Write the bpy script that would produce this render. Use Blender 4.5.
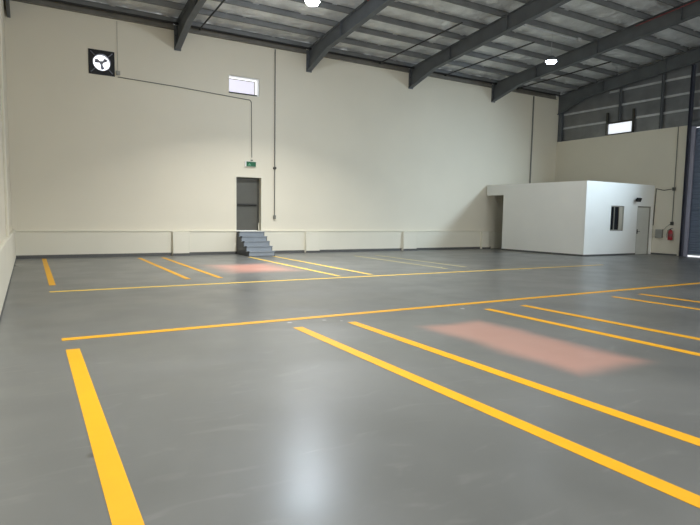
import bpy, bmesh, math, random
from mathutils import Vector, Matrix
random.seed(7)
for o in list(bpy.data.objects): bpy.data.objects.remove(o)
S = bpy.context.scene
COL = S.collection

# ---------------------------------------------------------------- camera
cd = bpy.data.cameras.new('camera'); cam = bpy.data.objects.new('camera', cd); COL.objects.link(cam)
F, YAW, PIT, ROL = 545.178, math.radians(30.48595), math.radians(-4.89293), math.radians(0.97089)
cd.sensor_fit = 'HORIZONTAL'; cd.sensor_width = 36.0; cd.lens = 36.0*F/700.0
cd.clip_start = 0.05; cd.clip_end = 200
f = Vector((math.sin(YAW)*math.cos(PIT), math.cos(YAW)*math.cos(PIT), math.sin(PIT)))
r = Vector((math.cos(YAW), -math.sin(YAW), 0)); u = r.cross(f)
r2 = r*math.cos(ROL)+u*math.sin(ROL); u2 = -r*math.sin(ROL)+u*math.cos(ROL)
cam.matrix_world = Matrix(((r2.x,u2.x,-f.x,0),(r2.y,u2.y,-f.y,0),(r2.z,u2.z,-f.z,1.5),(0,0,0,1)))
S.camera = cam

# ---------------------------------------------------------------- world, lights, exposure
S.view_settings.view_transform = 'Standard'; S.view_settings.look = 'None'
S.view_settings.gamma = 1.0; S.view_settings.use_curve_mapping = False
S.view_settings.exposure = 0.32
w = bpy.data.worlds.new('sky'); S.world = w; w.use_nodes = True
bg = w.node_tree.nodes['Background']; bg.inputs[0].default_value = (0.92,0.96,1.0,1); bg.inputs[1].default_value = 1.5

def area(name, loc, direction, sx, sy, power, color, spread=180):
    l = bpy.data.lights.new(name, 'AREA'); l.shape = 'RECTANGLE'; l.size = sx; l.size_y = sy
    l.energy = power; l.color = color; l.spread = math.radians(spread)
    o = bpy.data.objects.new(name, l); COL.objects.link(o); o.location = loc
    o.rotation_euler = Vector(direction).to_track_quat('-Z','Y').to_euler()
    return o
# daylight through the two open roller doorways of the front wall and one in the right wall
area('daylight_front_doorway', (5.5,-9.9,2.5), (0,1,-.30), 6.6, 4.8, 200, (1.0,0.975,0.93), 110)
area('daylight_front_doorway', (17.5,-9.9,2.5), (0,1,-.30), 6.6, 4.8, 165, (0.92,0.97,1.0), 110)
area('daylight_right_doorway', (24.1,-1.0,2.5), (-1,0.1,-.3), 5.6, 4.8, 200, (0.90,0.95,1.0), 110)
# daylight through the high window strip over the roller door
area('daylight_high_window', (24.15,8.2,6.7), (-8.0,11.5,-5.4), 2.4, 0.7, 115, (0.66,0.84,1.0), 64)

# ---------------------------------------------------------------- materials
def srgb(c): return tuple(((x/255.0)/12.92 if x/255.0<=0.04045 else ((x/255.0+0.055)/1.055)**2.4) for x in c)+(1,)
def mat(name, col, rough=0.6, metal=0.0, var=0.06, scale=3.0, bump=0.0, bscale=60.0, spec=0.5, emit=None, es=1.0, bdist=.02):
    m = bpy.data.materials.new(name); m.use_nodes = True; nt = m.node_tree; N = nt.nodes; L = nt.links
    b = N['Principled BSDF']; b.inputs['Roughness'].default_value = rough; b.inputs['Metallic'].default_value = metal
    b.inputs['Specular IOR Level'].default_value = spec
    c = srgb(col)
    tc = N.new('ShaderNodeTexCoord'); n = N.new('ShaderNodeTexNoise'); n.inputs['Scale'].default_value = scale
    n.inputs['Detail'].default_value = 5; L.new(tc.outputs['Object'], n.inputs['Vector'])
    r_ = N.new('ShaderNodeValToRGB'); r_.color_ramp.elements[0].position = .3; r_.color_ramp.elements[1].position = .7
    r_.color_ramp.elements[0].color = tuple(x*(1-var) for x in c[:3])+(1,)
    r_.color_ramp.elements[1].color = tuple(min(1,x*(1+var)) for x in c[:3])+(1,)
    L.new(n.outputs['Fac'], r_.inputs['Fac']); L.new(r_.outputs['Color'], b.inputs['Base Color'])
    if bump:
        n2 = N.new('ShaderNodeTexNoise'); n2.inputs['Scale'].default_value = bscale; n2.inputs['Detail'].default_value = 4
        L.new(tc.outputs['Object'], n2.inputs['Vector'])
        bp = N.new('ShaderNodeBump'); bp.inputs['Strength'].default_value = bump; bp.inputs['Distance'].default_value = bdist
        L.new(n2.outputs['Fac'], bp.inputs['Height']); L.new(bp.outputs['Normal'], b.inputs['Normal'])
    if emit:
        b.inputs['Emission Color'].default_value = srgb(emit); b.inputs['Emission Strength'].default_value = es
    return m
M = dict(
 wall=mat('painted_wall_cream', (224,218,200), .8, var=.02, scale=.6),
 plinth=mat('painted_plinth_cream', (224,220,203), .75, var=.02, scale=.8),
 office=mat('office_wall_white', (238,238,232), .7, var=.02, scale=.8, bump=.04, bscale=30),
 steel=mat('painted_steel_dark_grey', (100,104,107), .55, .2, var=.12, scale=2),
 steel2=mat('eave_steel_brown_grey', (122,119,110), .55, .2, var=.15, scale=3),
 purlin=mat('galvanised_purlin', (126,128,128), .5, .3, var=.12, scale=2),
 navy=mat('painted_column_navy', (62,66,80), .5, .1, var=.1),
 foil=mat('silver_foil_insulation', (228,230,230), .30, .32, var=.16, scale=1.6, bump=.9, bscale=4, bdist=.08),
 clad=mat('foil_wall_cladding', (140,142,144), .28, .6, var=.16, scale=1.5, bump=.8, bscale=3, bdist=.04),
 girt=mat('galvanised_girt', (205,208,210), .4, .15, var=.1),  # bright non-metal tone stands in for glints along the gable girts
 yellow=None,
 doorgrey=mat('door_paint_grey', (84,84,78), .5, var=.05),
 doorframe=mat('door_frame_dark', (64,64,56), .5, var=.05),
 black=mat('black_metal', (26,27,30), .45, .2, var=.1),
 stair=mat('stair_paint_blue_grey', (134,142,150), .5, .1, var=.06),
 stairside=mat('stair_side_dark', (64,68,74), .5, .1, var=.06),
 conduit=mat('grey_conduit', (120,120,112), .5, .2, var=.05),
 pipe=mat('dark_pipe', (42,42,42), .5, .2, var=.1),
 red=mat('red_enamel', (160,34,40), .35, var=.05),
 redpipe=mat('red_oxide_pipe', (130,66,66), .5, var=.1),
 white=mat('white_plastic', (232,232,230), .5, var=.02),
 grille=mat('fan_guard_grey', (120,122,134), .4, .3, var=.05),
 alu=mat('aluminium_frame', (150,148,138), .4, .4, var=.05),
 darkglass=mat('dark_window_glass', (22,26,28), .12, var=.05),
 beige=mat('beige_sash_panel', (172,166,150), .5, var=.04),
 odoor=mat('office_door_grey', (206,207,198), .5, var=.03),
 shutter=mat('roller_shutter_slate', (104,116,134), .45, .15, var=.06),
 guide=mat('shutter_guide_lilac_grey', (150,150,166), .4, .3, var=.06),
 skirt=mat('dark_base_strip', (86,86,84), .5, var=.08),
 panel=mat('panel_box_grey', (150,150,142), .5, .1, var=.04),
 green=mat('exit_sign_green', (14,84,54), .4, emit=(14,90,56), es=.15),
 lens=mat('lamp_lens', (240,245,255), .3, emit=(228,240,255), es=420),
 lens2=mat('lamp_lens_dim', (240,245,255), .3, emit=(228,240,255), es=45),
 pane=mat('daylit_frosted_pane', (225,222,235), .4, emit=(226,222,234), es=.5),
 pane2=mat('daylit_pane', (235,240,245), .4, emit=(228,234,240), es=.8),
 pale=mat('pale_sign_mark', (110,170,135), .5, emit=(110,170,135), es=.05),
 rubber=mat('black_rubber', (40,44,50), .7),
)
# yellow line paint, with two lighter mixes for some far lines
m = mat('yellow_line_paint', (224,164,0), .5, var=.04, scale=4); M['yellow'] = m
m2 = mat('yellow_line_paint_paler', (236,200,84), .5, var=.08, scale=3); M['paler'] = m2
M['palest'] = mat('yellow_line_paint_palest', (186,178,128), .45, var=.08, scale=3)

def floor_mat():
    m = bpy.data.materials.new('grey_epoxy_floor'); m.use_nodes = True; nt = m.node_tree; N = nt.nodes; L = nt.links
    b = N['Principled BSDF']
    tc = N.new('ShaderNodeTexCoord'); P = tc.outputs['Object']
    def noise(scale, detail=5, vec=None, dist=0.0):
        n = N.new('ShaderNodeTexNoise'); n.inputs['Scale'].default_value = scale; n.inputs['Detail'].default_value = detail
        n.inputs['Distortion'].default_value = dist; L.new(vec or P, n.inputs['Vector']); return n.outputs['Fac']
    def mth(op, a, b_=None, clamp=False):
        n = N.new('ShaderNodeMath'); n.operation = op; n.use_clamp = clamp
        for i, v in enumerate((a, b_)):
            if v is None: continue
            if isinstance(v, (int,float)): n.inputs[i].default_value = v
            else: L.new(v, n.inputs[i])
        return n.outputs[0]
    def mr(v, a, b_, c, d):
        n = N.new('ShaderNodeMapRange'); n.interpolation_type = 'SMOOTHSTEP'
        L.new(v, n.inputs['Value'])
        for k, x in zip(('From Min','From Max','To Min','To Max'), (a,b_,c,d)): n.inputs[k].default_value = x
        return n.outputs[0]
    def mixc(fac, a, b_):
        n = N.new('ShaderNodeMix'); n.data_type = 'RGBA'; L.new(fac, n.inputs[0])
        for i, v in ((6,a),(7,b_)):
            if isinstance(v, tuple): n.inputs[i].default_value = v
            else: L.new(v, n.inputs[i])
        return n.outputs[2]
    sep = N.new('ShaderNodeSeparateXYZ'); L.new(P, sep.inputs[0]); X, Y = sep.outputs[0], sep.outputs[1]
    base = mixc(mr(noise(.5, 6, dist=.6), .35, .65, 0, 1), srgb((97,99,98)), srgb((105,107,106)))
    # trowel smears
    mp = N.new('ShaderNodeMapping'); mp.inputs['Scale'].default_value = (1.2,3.5,1); mp.inputs['Rotation'].default_value = (0,0,.5)
    L.new(P, mp.inputs['Vector'])
    sm = noise(1.5, 8, mp.outputs['Vector'], 1.2)
    base = mixc(mr(sm, .55, .8, 0, .22), base, srgb((150,150,148)))
    wob = mth('MULTIPLY', mth('SUBTRACT', noise(1.1, 3), .5), .3)
    def patch(cx, cy, hx, hy, fe, amt, base, col):
        dx = mth('SUBTRACT', mth('ABSOLUTE', mth('SUBTRACT', X, cx)), hx)
        dy = mth('SUBTRACT', mth('ABSOLUTE', mth('SUBTRACT', Y, cy)), hy)
        d = mth('ADD', mth('MAXIMUM', dx, dy), wob)
        return mixc(mr(d, -fe, fe, amt, 0), base, col)
    base = patch(5.12, 4.6, .50, 1.22, .20, .62, base, srgb((196,146,130)))  # soft-edged pink patches mixed into the floor colour
    base = patch(5.35, 14.5, .80, 1.05, .55, .75, base, srgb((212,150,132)))
    # small white chalk spots near the line ends
    for cx, cy, rr in ((3.62,6.85,.045),(3.10,6.9,.05),(6.15,6.75,.05),(3.82,6.7,.03),(.3,3.6,.05)):
        d = mth('SQRT', mth('ADD', mth('POWER', mth('ABSOLUTE', mth('SUBTRACT', X, cx)), 2), mth('POWER', mth('ABSOLUTE', mth('SUBTRACT', Y, cy)), 2)))
        base = mixc(mr(d, rr*.4, rr, .7, 0), base, srgb((215,215,215)) if cx > 1 else srgb((70,70,66)))
    L.new(base, b.inputs['Base Color'])
    rg = mth('ADD', mr(noise(.9, 2), .35, .65, .32, .25), mth('MULTIPLY', noise(.5, 1), .08))
    L.new(rg, b.inputs['Roughness']); b.inputs['Specular IOR Level'].default_value = .95
    bp = N.new('ShaderNodeBump'); bp.inputs['Strength'].default_value = .22; bp.inputs['Distance'].default_value = .01
    h = mth('ADD', mth('MULTIPLY', noise(2.0, 2), .9), mth('MULTIPLY', noise(30, 2), .03))
    L.new(h, bp.inputs['Height']); L.new(bp.outputs['Normal'], b.inputs['Normal'])
    return m
M['floor'] = floor_mat()

# ---------------------------------------------------------------- helpers
def obj(name, bm, m, parent=None, bevel=0.0, smooth=False):
    bmesh.ops.recalc_face_normals(bm, faces=bm.faces)
    me = bpy.data.meshes.new(name); bm.to_mesh(me); bm.free()
    o = bpy.data.objects.new(name, me); COL.objects.link(o)
    me.materials.append(M[m] if isinstance(m, str) else m)
    if smooth:
        for p in me.polygons: p.use_smooth = True
    if bevel:
        md = o.modifiers.new('bevel', 'BEVEL'); md.width = bevel; md.segments = 2; md.limit_method = 'ANGLE'
    if parent is not None: o.parent = parent
    return o
def bx(bm, x0, x1, y0, y1, z0, z1):
    v = [bm.verts.new(p) for p in ((x0,y0,z0),(x1,y0,z0),(x1,y1,z0),(x0,y1,z0),(x0,y0,z1),(x1,y0,z1),(x1,y1,z1),(x0,y1,z1))]
    for q in ((0,1,2,3),(4,5,6,7),(0,1,5,4),(1,2,6,5),(2,3,7,6),(3,0,4,7)): bm.faces.new([v[i] for i in q])
def box(*a):
    bm = bmesh.new(); bx(bm, *a); return bm
def tube(bm, a, b, rad, n=8):
    a, b = Vector(a), Vector(b); d = b-a
    q = d.to_track_quat('Z','Y').to_matrix().to_4x4(); q.translation = (a+b)/2
    bmesh.ops.create_cone(bm, cap_ends=True, segments=n, radius1=rad, radius2=rad, depth=d.length, matrix=q)
def path(pts, rad, n=8):
    bm = bmesh.new()
    for a, b in zip(pts, pts[1:]): tube(bm, a, b, rad, n)
    for p in pts[1:-1]: bmesh.ops.create_uvsphere(bm, u_segments=8, v_segments=6, radius=rad*1.02, matrix=Matrix.Translation(p))
    return bm
def lathe(prof, n=24, centre=(0,0,0), axis='Z', caps=True):
    bm = bmesh.new(); rings = []
    for rr, z in prof:
        ring = []
        for i in range(n):
            a = 2*math.pi*i/n; c, s = rr*math.cos(a), rr*math.sin(a)
            p = (c,s,z) if axis == 'Z' else (c,z,s)
            ring.append(bm.verts.new(Vector(p)+Vector(centre)))
        rings.append(ring)
    for A, B in zip(rings, rings[1:]):
        for i in range(n): bm.faces.new((A[i],A[(i+1)%n],B[(i+1)%n],B[i]))
    if caps:
        for R_ in (rings[0], rings[-1]): bm.faces.new(R_)
    bmesh.ops.remove_doubles(bm, verts=bm.verts, dist=1e-5)
    return bm
def prism(pts, x0, x1):        # (y,z) outline extruded along x
    bm = bmesh.new()
    A = [bm.verts.new((x0,y,z)) for y, z in pts]; B = [bm.verts.new((x1,y,z)) for y, z in pts]
    bm.faces.new(A); bm.faces.new(B)
    for i in range(len(pts)): bm.faces.new((A[i],A[(i+1)%len(pts)],B[(i+1)%len(pts)],B[i]))
    return bm
def wall_holes(axis, a0, a1, t0, t1, z0, z1, holes):   # a slab with rectangular openings; axis 'x': runs along x
    us = sorted({a0,a1}|{h[0] for h in holes}|{h[1] for h in holes}); zs = sorted({z0,z1}|{h[2] for h in holes}|{h[3] for h in holes})
    us = [q for q in us if a0 <= q <= a1]; zs = [q for q in zs if z0 <= q <= z1]
    nu, nz = len(us)-1, len(zs)-1
    def solid(i, j):
        if not (0 <= i < nu and 0 <= j < nz): return False
        cu, cz = (us[i]+us[i+1])/2, (zs[j]+zs[j+1])/2
        return not any(h[0] < cu < h[1] and h[2] < cz < h[3] for h in holes)
    bm = bmesh.new(); cache = {}
    def V(u_, t, z):
        k = (u_,t,z)
        if k not in cache: cache[k] = bm.verts.new((u_,t,z) if axis == 'x' else (t,u_,z))
        return cache[k]
    def Q(*p): bm.faces.new([V(*q) for q in p])
    for i in range(nu):
        for j in range(nz):
            if not solid(i,j): continue
            a, b, c, d = us[i], us[i+1], zs[j], zs[j+1]
            for t in (t0,t1): Q((a,t,c),(b,t,c),(b,t,d),(a,t,d))
            if not solid(i-1,j): Q((a,t0,c),(a,t1,c),(a,t1,d),(a,t0,d))
            if not solid(i+1,j): Q((b,t0,c),(b,t1,c),(b,t1,d),(b,t0,d))
            if not solid(i,j-1): Q((a,t0,c),(b,t0,c),(b,t1,c),(a,t1,c))
            if not solid(i,j+1): Q((a,t0,d),(b,t0,d),(b,t1,d),(a,t1,d))
    return bm
def tag(o, label=None, cat=None, group=None, kind=None):
    if label: o['label'] = label
    if cat: o['category'] = cat
    if group: o['group'] = group
    if kind: o['kind'] = kind
    return o
def struct(name, bm, m, label=None, **k):
    o = obj(name, bm, m, **k); o['kind'] = 'structure'
    if label: o['label'] = label
    return o
def thing(name, loc, label, cat, group=None):
    o = bpy.data.objects.new(name, None); COL.objects.link(o); o.location = loc
    return tag(o, label, cat, group)
def copy_tree(o, parent=None):
    c = o.copy(); COL.objects.link(c)
    if parent is not None: c.parent = parent
    for ch in list(o.children):
        copy_tree(ch, c)
    return c

XL, XR, YB, YF = -0.46, 24.30, 19.83, -10.2      # inner faces of the building
RIDGE_Y = 4.8; EZ = 7.97; SL = .107
def roofz(y): return EZ + SL*((YB-y) if y > RIDGE_Y else (YB-RIDGE_Y)-(RIDGE_Y-y))

# ---------------------------------------------------------------- setting
struct('floor', box(XL-.4, XR+.4, YF-.3, YB+.4, -.12, 0), 'floor', 'grey glossy epoxy floor with soft-edged pink patches')
FAN = (1.79,2.57,5.93,6.71); LOU = (6.42,7.60,5.90,6.55); DR = (6.70,7.68,.87,2.88)
struct('wall_back', wall_holes('x', XL-.3, XR+.4, YB, YB+.33, 0, 7.95, [FAN,LOU,DR]), 'wall', 'tall cream back wall')
struct('wall_left', wall_holes('y', YF, YB, XL-.3, XL, 0, 8.2, []), 'wall', 'cream left wall')
lg = prism([(YF,8.2),(YB,8.0),(YB,8.2),(RIDGE_Y,9.95),(YF,8.4)], XL-.2, XL-.05)
struct('wall_left_gable', lg, 'clad')
struct('wall_front', wall_holes('x', XL-.3, XR+.4, YF-.3, YF, 0, 8.3, [(2.1,8.9,0,5),(14.1,20.9,0,5)]), 'wall')
GW = (15.70,16.96,5.62,6.14)
struct('wall_right', wall_holes('y', YF, YB, XR, XR+.25, 0, 5.58, [(8.4,12.93,0,5.58),(-4,2,0,5)]), 'wall', 'cream masonry right wall')
# foil-backed cladding of the right gable, above the masonry
def foil_sheet(name, m, f_, nu, nv, label, thick=None):
    bm = bmesh.new(); g = [[bm.verts.new(f_(i/nu, j/nv)) for j in range(nv+1)] for i in range(nu+1)]
    for i in range(nu):
        for j in range(nv): bm.faces.new((g[i][j],g[i+1][j],g[i+1][j+1],g[i][j+1]))
    o = struct(name, bm, m, label, smooth=True)
    md = o.modifiers.new('thickness','SOLIDIFY'); md.thickness = thick or .02; md.offset = 1
    return o
struct('wall_right_gable', wall_holes('y', YF, YB+.3, XR+.16, XR+.28, 5.585, 9.9,
    [(GW[0],GW[1],GW[2],GW[3]), (6.9,9.5,6.25,7.15)]), 'clad', 'dark foil backed metal cladding above the right wall')
# trim the gable cladding to the roof slope: done with a bisect
g = bpy.data.objects['wall_right_gable'].data; bm = bmesh.new(); bm.from_mesh(g)
for s_ in (1,-1):
    n = Vector((0, SL*s_, 1)).normalized()
    bmesh.ops.bisect_plane(bm, geom=bm.verts[:]+bm.edges[:]+bm.faces[:], plane_co=(XR+.3, RIDGE_Y, roofz(RIDGE_Y)+.24), plane_no=n, clear_outer=True)
bm.to_mesh(g); bm.free()

# roof: insulation foil sagging between the purlins
PS = 1.07; PY = [19.75-PS*i for i in range(14)]          # purlin positions from the back wall to the ridge
def roof_f(a, b):
    x = XL-.3+(XR-XL+.8)*a; y = YB+.3-(YB+.3-RIDGE_Y)*b
    ph = ((19.75-y)/PS) % 1.0
    sag = -.05*math.sin(math.pi*ph)**1.0
    wob = .016*math.sin(x*5.1+y*2.3)*math.sin(x*1.7-y*4.1)+.010*math.sin(x*11.3+y)
    return (x, y, roofz(y)+.185+sag+wob)
foil_sheet('ceiling', 'foil', roof_f, 240, 112, 'silver foil insulation under the sloping metal roof', .05)
struct('ceiling_front', prism([(RIDGE_Y+.05,roofz(RIDGE_Y)+.2),(YF-.3,8.15),(YF-.3,8.25),(RIDGE_Y+.05,roofz(RIDGE_Y)+.3)], XL-.3, XR+.5), 'foil')

# plinths and base strips
struct('trim_1', box(XL, XR, YB-.08, YB, 0, .84), 'plinth', 'low cream plinth along the back wall', bevel=.012)
struct('trim_2', box(XL, XL+.08, YF, YB-.08, 0, .90), 'plinth', 'low white plinth along the left wall', bevel=.012)
struct('baseboard_back', box(XL+.08, 19.7, YB-.086, YB-.08, 0, .10), 'skirt', 'dark strip at the foot of the back wall')
struct('baseboard_left', box(XL+.08, XL+.086, YF, YB-.09, 0, .05), 'skirt')
struct('baseboard_right', box(XR-.008, XR, 13.22, 14.55, 0, .07), 'skirt')

# left pilasters
for y0 in (14.55, 9.5):
    struct('wall_left_pilaster', box(XL, XL+.055, y0, y0+.45, .90, 7.9), 'plinth', bevel=.01)

struct('trim_5', box(XL+.07, 19.6, YB-.105, YB, .841, .878), 'plinth', 'pale coping along the top of the back plinth', bevel=.01)
# ---------------------------------------------------------------- concrete pedestals at the foot of the back wall
where = ['left of the steel stair', 'just right of the steel stair', 'midway along the back wall', 'beside the office opening']
for i, (x0, x1) in enumerate(((4.34,4.90),(9.52,10.12),(14.30,15.02),(19.02,19.50))):
    bm = bmesh.new(); p = [(x0,YB-.22),(x1,YB-.22),(x1+.03,YB-.08),(x0-.03,YB-.08)]
    A = [bm.verts.new((a,b,0)) for a,b in p]; B = [bm.verts.new((a,b+(.05 if j<2 else 0),.835)) for j,(a,b) in enumerate(p)]
    bm.faces.new(A); bm.faces.new(B)
    for k in range(4): bm.faces.new((A[k],A[(k+1)%4],B[(k+1)%4],B[k]))
    tag(obj('column_pedestal', bm, 'plinth', bevel=.012), 'cream concrete column pedestal on the back wall plinth, '+where[i], 'pedestal', 'pedestals along the back wall')
    struct('baseboard_pedestal', box(x0-.02, x1+.02, YB-.228, YB-.222, 0, .08), 'skirt')

# ---------------------------------------------------------------- steel rafters
def rafter_bm(x, b0=7.12, wall_y=YB, hw=.10):
    """I section: web and flanges, haunch at the eave"""
    bm = bmesh.new()
    ys = [wall_y-.01, 18.15, RIDGE_Y]
    zb = [b0, 7.60, 7.60+.104*(18.15-RIDGE_Y)]
    zt = [roofz(y)-.01 for y in ys]
    def poly(xa, xb, pts):
        A = [bm.verts.new((xa,y,z)) for y,z in pts]; B = [bm.verts.new((xb,y,z)) for y,z in pts]
        n = len(pts); bm.faces.new(A); bm.faces.new(B)
        for i in range(n): bm.faces.new((A[i],A[(i+1)%n],B[(i+1)%n],B[i]))
    poly(x-.008, x+.008, list(zip(ys,zb))+list(zip(ys,zt))[::-1])
    poly(x-hw, x+hw, list(zip(ys,zb))+[(y,z+.018) for y,z in zip(ys,zb)][::-1])
    poly(x-hw, x+hw, [(y,z-.018) for y,z in zip(ys,zt)]+list(zip(ys,zt))[::-1])
    for y in (17.2, 14.2, 11.0, 7.6):      # web stiffeners
        t = roofz(y)-.02; bo = 7.60+.104*(18.15-y)
        bx(bm, x-hw*.9, x+hw*.9, y-.006, y+.006, bo, t)
    return bm
RX = [4.60, 9.64, 14.60, 19.55]
names = ['nearest the extractor fan', 'just right of the near high bay lamp', 'third from the left, midway along the roof', 'right of the far high bay lamp']
for i, x in enumerate(RX):
    t = thing('roof_rafter', (x, YB, 7.12), 'dark grey tapered steel rafter, '+names[i], 'beam', 'steel roof rafters')
    bm = rafter_bm(x)
    bmesh.ops.translate(bm, verts=bm.verts, vec=(-x,-YB,-7.12)); obj('beam', bm, 'steel', t)
    bm = box(-.115,.115,-.045,-.012,-.03,.80)
    obj('end_plate', bm, 'steel', t)
    for z in (.06,.45):
        for s_ in (-.07,.07):
            bm = bmesh.new(); tube(bm, (s_,-.075,z),(s_,-.045,z), .016, 6); obj('bolt', bm, 'black', t)
t = thing('roof_rafter', (XR-.06, YB, 7.1), 'dark steel gable rafter running up the right wall', 'beam', 'steel roof rafters')
bm = rafter_bm(XR-.02, 7.0); bmesh.ops.translate(bm, verts=bm.verts, vec=(-(XR-.06),-YB,-7.1)); obj('beam', bm, 'steel', t)
t = thing('roof_rafter', (XL+.12, YB, 7.3), 'dark steel gable rafter at the left wall, only its foot in view', 'beam', 'steel roof rafters')
bm = rafter_bm(XL+.11, 7.25, hw=.045); bmesh.ops.translate(bm, verts=bm.verts, vec=(-(XL+.12),-YB,-7.3)); obj('beam', bm, 'steel', t)

# purlins (Z sections)
ordn = ['first','second','third','fourth','fifth','sixth','seventh','eighth','ninth','tenth','eleventh','twelfth','thirteenth','fourteenth']
for i, y in enumerate(PY):
    z = roofz(y)
    bm = prism([(y-.005,z),(y+.07,z),(y+.07,z+.006),(y+.003,z+.006),(y+.003,z+.17),(y-.055,z+.17),(y-.055,z+.164),(y-.005,z+.164)], XL+.01, XR-.01)
    tag(obj('roof_purlin', bm, 'purlin'), 'grey steel roof purlin running the length of the roof, %s from the back wall' % ordn[i], 'purlin', 'roof purlins')

# eave beam on top of the back wall
t = thing('eave_beam', (0, YB-.06, 7.74), 'brown grey steel eave beam along the top of the back wall', 'beam')
for a, b in zip([XL]+RX, RX+[XR-.14]):
    bm = bmesh.new(); a_, b_ = a+.12, b-.12
    bx(bm, a_, b_, -.06, .045, .02, .03); bx(bm, a_, b_, .035, .045, .02, .24); bx(bm, a_, b_, -.06, .045, .23, .24)
    obj('channel', bm, 'steel2', t)
pb = path([(XL+.05,YB-.22,7.93),(XR-.2,YB-.22,7.93)], .036, 10)
tag(obj('sprinkler_main', pb, 'pipe'), 'black pipe running along the eave above the back wall', 'pipe')
wh = ['left of the near high bay lamp','between the second and third rafters','between the third and fourth rafters','near the gable rafter']
for i, (x, z1) in enumerate(((5.30,8.02),(12.80,8.06),(16.32,8.02),(20.9,8.02))):
    bm = path([(x,YB-.22,7.855),(x,19.2,7.885),(x,14.55,z1)], .027)
    t = tag(obj('branch_pipe', bm, 'pipe'), 'thin dark branch pipe reaching out from the eave, '+wh[i], 'pipe', 'branch pipes under the roof')
    bm = bmesh.new(); tube(bm, (x,YB-.30,7.82),(x,YB-.30,7.90), .035); obj('valve', bm, 'pipe', t)
# lamp conduit at y=14.4
bm = path([(15.62,14.44,8.46),(18.6,14.44,8.46)], .022)
tag(obj('lamp_conduit', bm, 'girt'), 'grey conduit under the roof feeding the far high bay lamp', 'conduit')
bm = box(18.45,18.62,14.28,14.37,8.36,8.50)
t = tag(obj('junction_box', bm, 'girt', bevel=.01), 'pale junction box at the right end of the lamp conduit', 'junction box')
# red pipes tucked beside the rafters
for x, y0, y1, lb in ((9.50,11.0,15.3,'beside the second rafter'),(19.42,8.0,12.6,'beside the fourth rafter')):
    bm = path([(x,y0,roofz(y0)-.12),(x,y1,roofz(y1)-.12)], .022)
    tag(obj('red_pipe', bm, 'redpipe'), 'dull red pipe clipped high '+lb, 'pipe', 'red pipes on the rafters')

# ---------------------------------------------------------------- high bay lamps
def make_lamp():
    t = thing('high_bay_lamp', (0,0,0), 'x', 'lamp', 'high bay lamps')
    obj('housing', lathe([(.03,.22),(.10,.20),(.13,.15),(.13,.09),(.225,.06),(.225,.015)], 24), 'steel', t, smooth=False)
    obj('lens', lathe([(.20,.02),(.19,.0),(.15,-.05),(.0,-.075)], 24), 'lens', t, smooth=True)
    obj('hook', path([(0,0,.22),(0,0,.30),(.03,0,.33),(0,0,.36)], .01), 'girt', t)
    obj('cable', path([(0,0,.36),(0,0,1.18)], .006), 'girt', t)
    l = bpy.data.lights.new('lamp_light','AREA'); l.shape = 'DISK'; l.size = .36; l.energy = 230; l.color = (1.0,.985,.95); l.spread = math.radians(122)
    lo = bpy.data.objects.new('lamp_light', l); COL.objects.link(lo); lo.parent = t; lo.location = (0,0,-.10)
    return t
lamp0 = make_lamp()
spots = [(7.1,14.4,7.5,'lit white high bay lamp hanging between the first and second rafters'),
         (17.1,14.4,7.4,'lit white high bay lamp hanging between the third and fourth rafters'),
         (2.1,4.8,8.4,'lit high bay lamp under the ridge near the left wall, out of frame'),
         (12.1,4.8,8.4,'lit high bay lamp under the ridge at mid hall, out of frame'),
         (22.1,4.8,8.4,'lit high bay lamp under the ridge near the right wall, out of frame'),
         (7.1,-4.0,7.5,'lit high bay lamp behind the camera to the left, out of frame'),
         (17.1,-4.0,7.5,'lit high bay lamp behind the camera to the right, out of frame')]
for i, (x, y, z, lb) in enumerate(spots):
    o = lamp0 if i == 0 else copy_tree(lamp0); o.location = (x,y,z); o['label'] = lb
    lo = [c for c in o.children if c.type == 'LIGHT'][0]
    if i: lo.data = lo.data.copy()
    lo.data.energy = (350, 30, 330, 80, 5, 150, 40)[i]
    if i:
        le = [c for c in o.children if c.name.startswith('lens')][0]; le.data = le.data.copy(); le.data.materials[0] = M['lens2']

# ---------------------------------------------------------------- back wall fittings
# extractor fan
t = thing('extractor_fan', (2.18, YB, 6.32), 'square black extractor fan with a bright round opening, high on the back wall', 'fan')
bm = bmesh.new(); n = 32; R_ = .255; h = .39
o0 = []; i0 = []
for k in range(n):
    a = 2*math.pi*k/n; c, s_ = math.cos(a), math.sin(a); q = h/max(abs(c),abs(s_))
    o0.append((c*q,s_*q)); i0.append((c*R_,s_*R_))
for yy in (-.02,.02):
    A = [bm.verts.new((a,yy,b)) for a,b in o0]; B = [bm.verts.new((a,yy,b)) for a,b in i0]
    for k in range(n): bm.faces.new((A[k],A[(k+1)%n],B[(k+1)%n],B[k]))
    if yy < 0: A1, B1 = A, B
    else:
        for k in range(n):
            bm.faces.new((A1[k],A1[(k+1)%n],A[(k+1)%n],A[k])); bm.faces.new((B1[k],B1[(k+1)%n],B[(k+1)%n],B[k]))
obj('frame', bm, 'black', t)
bm = bmesh.new()
for a, b in ((-.38,.05),(0,0)): pass
obj('ring', lathe([(.255,-.04),(.275,-.04),(.275,.10),(.255,.10),(.255,-.04)], 32, axis='Y', caps=False), 'grille', t)
for k in range(4):
    a = math.pi/4+k*math.pi/2; bm = bmesh.new()
    tube(bm, (.27*math.cos(a),-.045,.27*math.sin(a)),(.46*math.cos(a),-.03,.46*math.sin(a)), .016, 6); obj('strut', bm, 'grille', t)
obj('hub', lathe([(.0,-.02),(.05,-.02),(.055,.08),(.0,.08)], 16, axis='Y'), 'grille', t)
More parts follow.
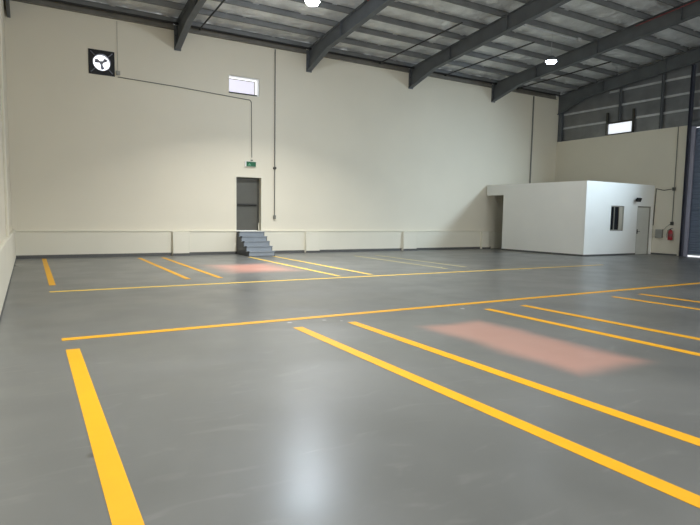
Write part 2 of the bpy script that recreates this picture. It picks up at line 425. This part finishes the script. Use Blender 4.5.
for k in range(3):
    a = .5+k*2*math.pi/3; bm = bmesh.new()
    ca, sa = math.cos(a), math.sin(a); wv = Vector((-sa,0,ca)); rv = Vector((ca,0,sa))
    vs = [bm.verts.new(rv*q[0]+wv*q[1]+Vector((0,.03+q[1]*.6,0))) for q in ((.04,-.02),(.04,.025),(.17,.10),(.22,-.0),(.15,-.03))]
    bm.faces.new(vs); o = obj('blade', bm, 'guide', t)
    md = o.modifiers.new('t','SOLIDIFY'); md.thickness = .004
# high awning window beside it
t = thing('window_1', (7.01, YB, 6.22), 'small white frosted high window standing ajar on the back wall', 'window'); t['kind'] = 'structure'; del t['category']
bm = bmesh.new(); a, b = -.585, .585
bx(bm, a, b, .02, .22, .30, .322); bx(bm, b-.02, b, .02, .22, -.31, .30); bx(bm, a, a+.02, .02, .22, -.31, .30); bx(bm, a, b, .02, .22, -.318, -.30)
obj('window_frame', bm, 'white', t)
obj('pane', box(-.56,.42,.10,.115,-.27,.20), 'pane', t)
bm = bmesh.new()
bx(bm, -.565,.45,.08,.13,.20,.225); bx(bm, .42,.45,.08,.13,-.27,.20)
obj('sash', bm, 'beige', t)
obj('window_sill', box(-.585,.50,.0,.05,-.325,-.27), 'doorframe', t)
# cables
def cable(name, pts, rad, label, m='conduit'):
    return tag(obj(name, path(pts, rad), m), label, 'cable')
yc = YB-.02
cable('electric_cable', [(2.66,yc,5.93),(4.5,yc,5.87),(7.22,yc,5.73),(7.28,yc,5.66),(7.30,yc,3.62)], .014, 'thin grey cable running from the extractor fan across and down to the exit sign')
cable('electric_cable', [(2.66,yc,6.13),(2.66,yc,7.72)], .005, 'faint thin wire rising from the fan switch to the eave', 'panel')
t = tag(obj('switch_box', box(2.61,2.73,YB-.06,YB,5.99,6.12), 'panel', bevel=.008), 'small grey switch box beside the extractor fan', 'switch box')
# vertical conduit with boxes
t = thing('conduit', (8.22,YB,1.3), 'grey vertical conduit with two switch boxes, right of the grey door', 'conduit')
obj('pipe', path([(0,-.03,.15),(0,-.03,6.42)], .022), 'conduit', t)
obj('switch_box', lathe([(.0,-.09),(.05,-.09),(.06,-.0),(.0,0)], 12, (0,0,1.98), 'Y'), 'doorframe', t)
obj('socket_box', box(-.045,.045,-.08,0,.03,.17), 'conduit', t, bevel=.01)
bm = path([(22.35,YB-.04,3.2),(22.35,YB-.04,7.72)], .035)
tag(obj('conduit', bm, 'conduit'), 'grey vertical conduit rising behind the office roof', 'conduit')
# exit sign
t = thing('exit_sign', (7.24,YB,3.37), 'small green emergency exit sign above the grey door', 'sign')
obj('housing', box(-.22,.205,-.07,0,-.10,.10), 'white', t, bevel=.01)
obj('sign_face', box(-.17,.20,-.078,-.068,-.09,.09), 'green', t)
bm = bmesh.new()
bx(bm, -.065,-.035,-.084,-.079,-.02,.025); bx(bm, -.095,-.06,-.084,-.079,-.055,-.02); bx(bm, -.035,-.01,-.084,-.079,-.06,-.015)

obj('pictogram', bm, 'pale', t)
obj('cable_gland', box(.02,.09,-.05,-.0,.12,.17), 'conduit', t)

# grey door
t = thing('door_1', (7.19,YB+.25,.87), 'grey steel personnel door with a push bar above the stair', 'door'); t['kind'] = 'structure'; del t['category']
bm = bmesh.new(); bx(bm, -.49,-.44,-.05,.05,0,2.01); bx(bm, .42,.49,-.05,.05,0,2.01); bx(bm, -.44,.42,-.05,.05,1.95,2.01)
obj('door_frame', bm, 'doorframe', t)
leaf = obj('door_leaf', box(-.435,.415,-.03,.02,.01,1.945), 'doorgrey', t)
obj('push_bar', path([(-.36,-.03,.98),(-.36,-.09,.98),(.34,-.09,.98),(.34,-.03,.98)], .022), 'black', t)
bm = bmesh.new(); bx(bm, -.395,.395,-.034,-.03,.93,1.03); obj('rail', bm, 'doorframe', t)
obj('door_stay', path([(.42,-.20,.03),(.42,-.17,.12),(.42,-.20,.30)], .02), 'plinth', t)
struct('trim_3', box(6.702,7.678,YB+.0,YB+.2,.866,.874), 'plinth')
# door architrave lines in light cream
bm = bmesh.new(); bx(bm, 6.64,6.70,YB-.012,YB,.87,2.94); bx(bm, 7.68,7.74,YB-.012,YB,.87,2.94); bx(bm, 6.70,7.68,YB-.012,YB,2.88,2.94)
struct('trim_4', bm, 'plinth', 'cream surround of the grey door')

# steel stair
SX0, SX1 = 6.68, 7.68; n = 5; TR = .262; RS = .84/n
t = thing('steel_stair', (SX0,YB-.08,0), 'blue grey steel stair of five steps leading up to the grey door', 'stairs')
W_ = SX1-SX0
pts = [(0,0)]
for k in range(n): pass
out = [(-.002,0),(-.002,RS*n)]
for k in range(n):
    out.append((-.002-TR*(k+1), RS*(n-k))); out.append((-.002-TR*(k+1), RS*(n-k-1)))
for s0, s1 in ((0,.02),(W_-.02,W_)):
    obj('side_plate', prism([(y,z) for y,z in out], s0, s1), 'stairside', t)
for k in range(n):
    z = RS*(k+1); y1 = -TR*(n-k-1)-.002; y0 = y1-TR
    obj('tread', box(-.015,W_+.015,y0-.02,y1-.005,z-.012,z+.012), 'stair', t, bevel=.004)
    obj('riser', box(.02,W_-.02,y0+.002,y0+.012,z-RS+.012,z-.012), 'stair', t)
    obj('nosing', box(-.018,.03,y0-.024,y0+.06,z-.03,z+.014), 'rubber', t)

# ---------------------------------------------------------------- office block in the far right corner
OX, OY, OZ = 19.56, 14.38, 3.09
WN = (21.22,22.13,1.05,2.12); OD = (23.10,24.10,0,2.14)
struct('wall_office_front', wall_holes('x', OX, XR, OY, OY+.15, 0, OZ, [WN,OD]), 'office', 'white front wall of the corner office')
bm = wall_holes('y', OY+.15, YB-.08, OX, OX+.15, 0, OZ, [(18.7,YB,0,2.6)])
for v in bm.verts: v.co.x -= .045*(v.co.y-OY-.15)
struct('wall_office_side', bm, 'office', 'cream side wall of the corner office with an open doorway')
struct('ceiling_office', box(OX+.13, XR, OY+.15, YB, OZ-.15, OZ-.02), 'office')
struct('baseboard_office', box(OX-.006, OD[0], OY-.006, OY, 0, .07), 'skirt')
bm = box(OX-.006, OX, OY, 18.7, 0, .07)
for v in bm.verts: v.co.x -= .045*max(0, v.co.y-OY-.15)
struct('baseboard_office_side', bm, 'skirt')
struct('wall_office_partition', box(OX+1.5, OX+1.6, OY+.15, YB, 0, OZ-.15), 'wall')
t = thing('window_2', ((WN[0]+WN[1])/2, OY, (WN[2]+WN[3])/2), 'x', 'x'); tag(t, 'aluminium sliding window in the office front wall', kind='structure'); del t['category']
hw, hh = (WN[1]-WN[0])/2, (WN[3]-WN[2])/2
bm = bmesh.new(); bx(bm,-hw,hw,.02,.10,-hh,-hh+.05); bx(bm,-hw,hw,.02,.10,hh-.05,hh); bx(bm,-hw,-hw+.05,.02,.10,-hh+.05,hh-.05); bx(bm,hw-.05,hw,.02,.10,-hh+.05,hh-.05)
obj('window_frame', bm, 'alu', t)
obj('pane', box(-hw+.05,-.16,.05,.06,-hh+.05,hh-.05), 'darkglass', t)
bm = bmesh.new(); bx(bm,-.20,-.14,.03,.08,-hh+.05,hh-.05); obj('mullion', bm, 'alu', t)
obj('pane', box(-.14,.18,.065,.075,-hh+.05,hh-.05), 'darkglass', t)
obj('sash_panel', box(.16,hw-.05,.03,.05,-hh+.05,hh-.05), 'beige', t)
t = thing('door_2', (OD[0],OY+.02,0), 'x', 'x'); tag(t, 'pale grey office door beside the right wall', kind='structure'); del t['category']
wd = OD[1]-OD[0]
bm = bmesh.new(); bx(bm,0,.05,0,.1,0,2.14); bx(bm,wd-.05,wd,0,.1,0,2.14); bx(bm,.05,wd-.05,0,.1,2.09,2.14); obj('door_frame', bm, 'alu', t)
obj('door_leaf', box(.055,wd-.055,.02,.06,.008,2.085), 'odoor', t)
bm = bmesh.new(); tube(bm,(.12,-.03,1.02),(.12,.02,1.02),.012); tube(bm,(.12,-.03,1.02),(.24,-.03,1.02),.011); bx(bm,.09,.15,.012,.02,.92,1.12); obj('door_handle', bm, 'black', t)
t = thing('wall_lamp', (22.95,OY,2.42), 'small black floodlight on the office wall above the door', 'lamp')
obj('bracket', box(-.03,.03,-.10,0,-.04,.04), 'black', t)
bm = box(-.16,.10,-.19,-.10,-.09,.08); bmesh.ops.rotate(bm, verts=bm.verts, cent=(0,-.12,0), matrix=Matrix.Rotation(.3,3,'X')); obj('housing', bm, 'black', t, bevel=.01)
obj('arm', path([(.1,-.12,0),(.24,-.10,.03)], .02), 'conduit', t)

# ---------------------------------------------------------------- right wall fittings
xw = XR-.03
t = thing('conduit', (XR,13.50,1.4), 'grey conduit with switch boxes dropping down the right wall beside the roller door', 'conduit')
obj('pipe', path([(-.03,0,.05),(-.03,0,1.5),(-.03,0,4.18)], .016), 'conduit', t)
obj('switch_box', lathe([(.0,-.07),(.06,-.07),(.07,.07),(.0,.07)], 12, (-.06,0,1.50), 'Z'), 'doorframe', t)
obj('socket_box', box(-.08,0,-.06,.06,-.07,.08), 'doorframe', t, bevel=.01)
cable('electric_cable', [(XR-.02,14.34,1.3),(XR-.02,14.30,2.94),(XR-.02,13.95,2.86),(XR-.02,13.60,2.90)], .016, 'grey cable running along the right wall from the office corner to the switch box', 'doorframe')
cable('electric_cable', [(XR-.02,13.86,1.10),(XR-.02,13.75,1.24),(XR-.02,13.58,1.38)], .008, 'thin cable between the grey panel box and the wall socket')
t = thing('panel_box', (XR,14.03,.93), 'grey electrical panel box on the right wall beside the fire extinguisher', 'electrical box')
obj('housing', box(-.10,0,-.15,.15,-.18,.20), 'panel', t, bevel=.008)
obj('box_door', box(-.112,-.10,-.13,.13,-.16,.18), 'panel', t, bevel=.004)
t = thing('fire_extinguisher', (XR-.11,13.50,.68), 'red fire extinguisher hung on the right wall near the roller door', 'fire extinguisher')
obj('cylinder', lathe([(.0,0),(.085,0),(.095,.02),(.095,.36),(.07,.42),(.03,.44),(.0,.44)], 20), 'red', t, smooth=True)
obj('valve', lathe([(.0,.43),(.025,.43),(.025,.49),(.0,.49)], 10), 'black', t)
obj('handle', path([(0,0,.50),(0,-.10,.52)], .012), 'black', t)
obj('hose', path([(0,.03,.47),(0,.12,.42),(-.03,.13,.25),(-.03,.12,.10)], .012), 'black', t)
obj('label_band', lathe([(.0965,.15),(.0965,.28)], 20, caps=False), 'redpipe', t)

# steel column and roller door
t = thing('steel_column', (XR-.09,12.995,0), 'dark navy steel column between the right wall and the roller door', 'column')
bm = bmesh.new(); zt = 8.05
bx(bm,-.08,.08,-.055,-.043,0,zt); bx(bm,-.08,.08,.043,.055,0,zt); bx(bm,-.006,.006,-.043,.043,0,zt)
obj('shaft', bm, 'navy', t)
obj('base_plate', box(-.12,.085,-.09,.09,0,.02), 'navy', t)
t = thing('roller_door', (XR+.02,10.66,0), 'large slate grey roller shutter door in the right wall', 'door')
bm = bmesh.new()
nsl = 52
A = []
for i in range(nsl*3+1):
    z = .09+(5.35)*i/(nsl*3); ph = i%3
    A.append((-.018 if ph == 1 else (-.014 if ph == 2 else 0), z))
va = [bm.verts.new((x,-2.2,z)) for x,z in A]; vb = [bm.verts.new((x,2.2,z)) for x,z in A]
for i in range(len(A)-1): bm.faces.new((va[i],vb[i],vb[i+1],va[i+1]))
o = obj('slat_curtain', bm, 'shutter', t); md = o.modifiers.new('t','SOLIDIFY'); md.thickness = .012
bm = bmesh.new()
for s_ in (-1,1):
    bm = bmesh.new(); y0, y1 = sorted((s_*2.10, s_*2.26)); bx(bm,-.10,-.025,y0,y1,0,5.5); obj('guide_rail', bm, 'guide', t, bevel=.006)
obj('bottom_rail', box(-.05,.03,-2.12,2.12,.06,.11), 'girt', t)
bm = bmesh.new(); tube(bm,(.0,-2.25,5.62),(.0,2.25,5.62),.16,20); obj('roller_drum', bm, 'steel', t)

# gable framing above the right masonry wall
wn = ['above the small high window','between the small high window and the steel column']
for i, (y, z0) in enumerate(((16.35,6.22),(14.34,5.60))):
    zt = 7.60+.104*(18.15-y)-.01
    bm = bmesh.new(); bx(bm,XR+.02,XR+.10,y-.05,y-.042,z0,zt); bx(bm,XR+.02,XR+.10,y+.042,y+.05,z0,zt); bx(bm,XR+.055,XR+.065,y-.042,y+.042,z0,zt)
    tag(obj('gable_post', bm, 'steel'), 'dark steel gable post '+wn[i], 'post', 'gable posts')
for i, z in enumerate((6.22,6.92,7.62)):
    y1 = [YB-.25,YB-.25,17.0][i]
    bm = bmesh.new()
    bx(bm,XR+.10,XR+.155,11.5,y1,z,z+.006) if i else None
    bx(bm,XR+.145,XR+.155,11.5,y1,z,z+.10) if i else None
    if not i:
        for a_, b_ in ((11.5,15.58),(17.06,y1)): bx(bm,XR+.10,XR+.155,a_,b_,z,z+.006); bx(bm,XR+.145,XR+.155,a_,b_,z,z+.10)
    tag(obj('wall_girt', bm, 'girt'), '%s light steel girt across the right gable cladding' % ['lowest','middle','topmost'][i], 'girt', 'gable girts')
t = tag(obj('corner_column', box(XR+.01,XR+.14,YB-.22,YB-.02,5.585,7.9), 'steel'), 'dark steel corner column above the masonry in the far right corner', 'column')
t = thing('window_3', (XR+.10,(GW[0]+GW[1])/2,(GW[2]+GW[3])/2), 'x', 'x'); tag(t, 'small bright window high in the right gable', kind='structure'); del t['category']
hw, hh = (GW[1]-GW[0])/2, (GW[3]-GW[2])/2
bm = bmesh.new(); e = .075
bx(bm,-.06,.04,-hw-e,-hw,-hh,hh+.55); bx(bm,-.06,.04,hw,hw+e,-hh,hh+.55); bx(bm,-.06,.04,-hw,hw,hh,hh+.06); bx(bm,-.06,.04,-hw,hw,-hh-.02,-hh+.03)
obj('window_frame', bm, 'doorframe', t)
obj('pane', box(.05,.06,-hw,0,-hh+.03,hh), 'pane2', t); obj('pane', box(.06,.07,0,hw,-hh+.03,hh), 'pane2', t)

# ---------------------------------------------------------------- floor lines
def line(x0, x1, y0, y1, label, m='yellow', group='yellow parking bay lines'):
    o = obj('parking_line', box(x0,x1,y0,y1,.0005,.003), m)
    tag(o, label, 'floor marking', group)
hw = .068
near = [(.37,'leftmost near yellow bay stripe, beside the left wall'),(3.06,'nearest long yellow stripe running to the lower right corner'),
        (3.90,'second long yellow stripe, left of the pink patch'),(6.50,'long yellow stripe just right of the near pink patch'),
        (7.36,'yellow stripe next right after the one beside the pink patch'),(9.88,'thin yellow stripe at the right edge, nearer of its pair'),
        (10.78,'thin yellow stripe at the right edge, farther of its pair')]
for x, lb in near: line(x-hw,x+hw,1.0,6.55,lb)
far = [(.37,12.45,19.5,'short wide yellow stripe in the far left corner','yellow'),(3.09,12.5,18.95,'far yellow stripe, left of its pair between the left wall and stair','yellow'),
       (3.83,12.45,18.9,'far yellow stripe, right of its pair between the left wall and stair','yellow'),(6.62,11.75,18.2,'far yellow stripe starting at the foot of the stair','paler'),
       (7.57,11.75,18.3,'far yellow stripe just right of the stair','paler'),(10.55,12.3,17.6,'palest far stripe beyond the third pedestal, left one','palest'),
       (11.5,12.5,17.6,'palest far stripe beyond the third pedestal, right one','palest')]
for x, y0, y1, lb, m_ in far: line(x-.06,x+.06,y0,y1,lb,m_)
line(.29,21.0,7.10-.065,7.10+.07,'long yellow aisle line crossing the hall, the nearer one', group='yellow aisle lines')
line(.29,16.6,11.45-.065,11.45+.065,'long pale yellow aisle line crossing the hall, the farther one', 'paler', 'yellow aisle lines')
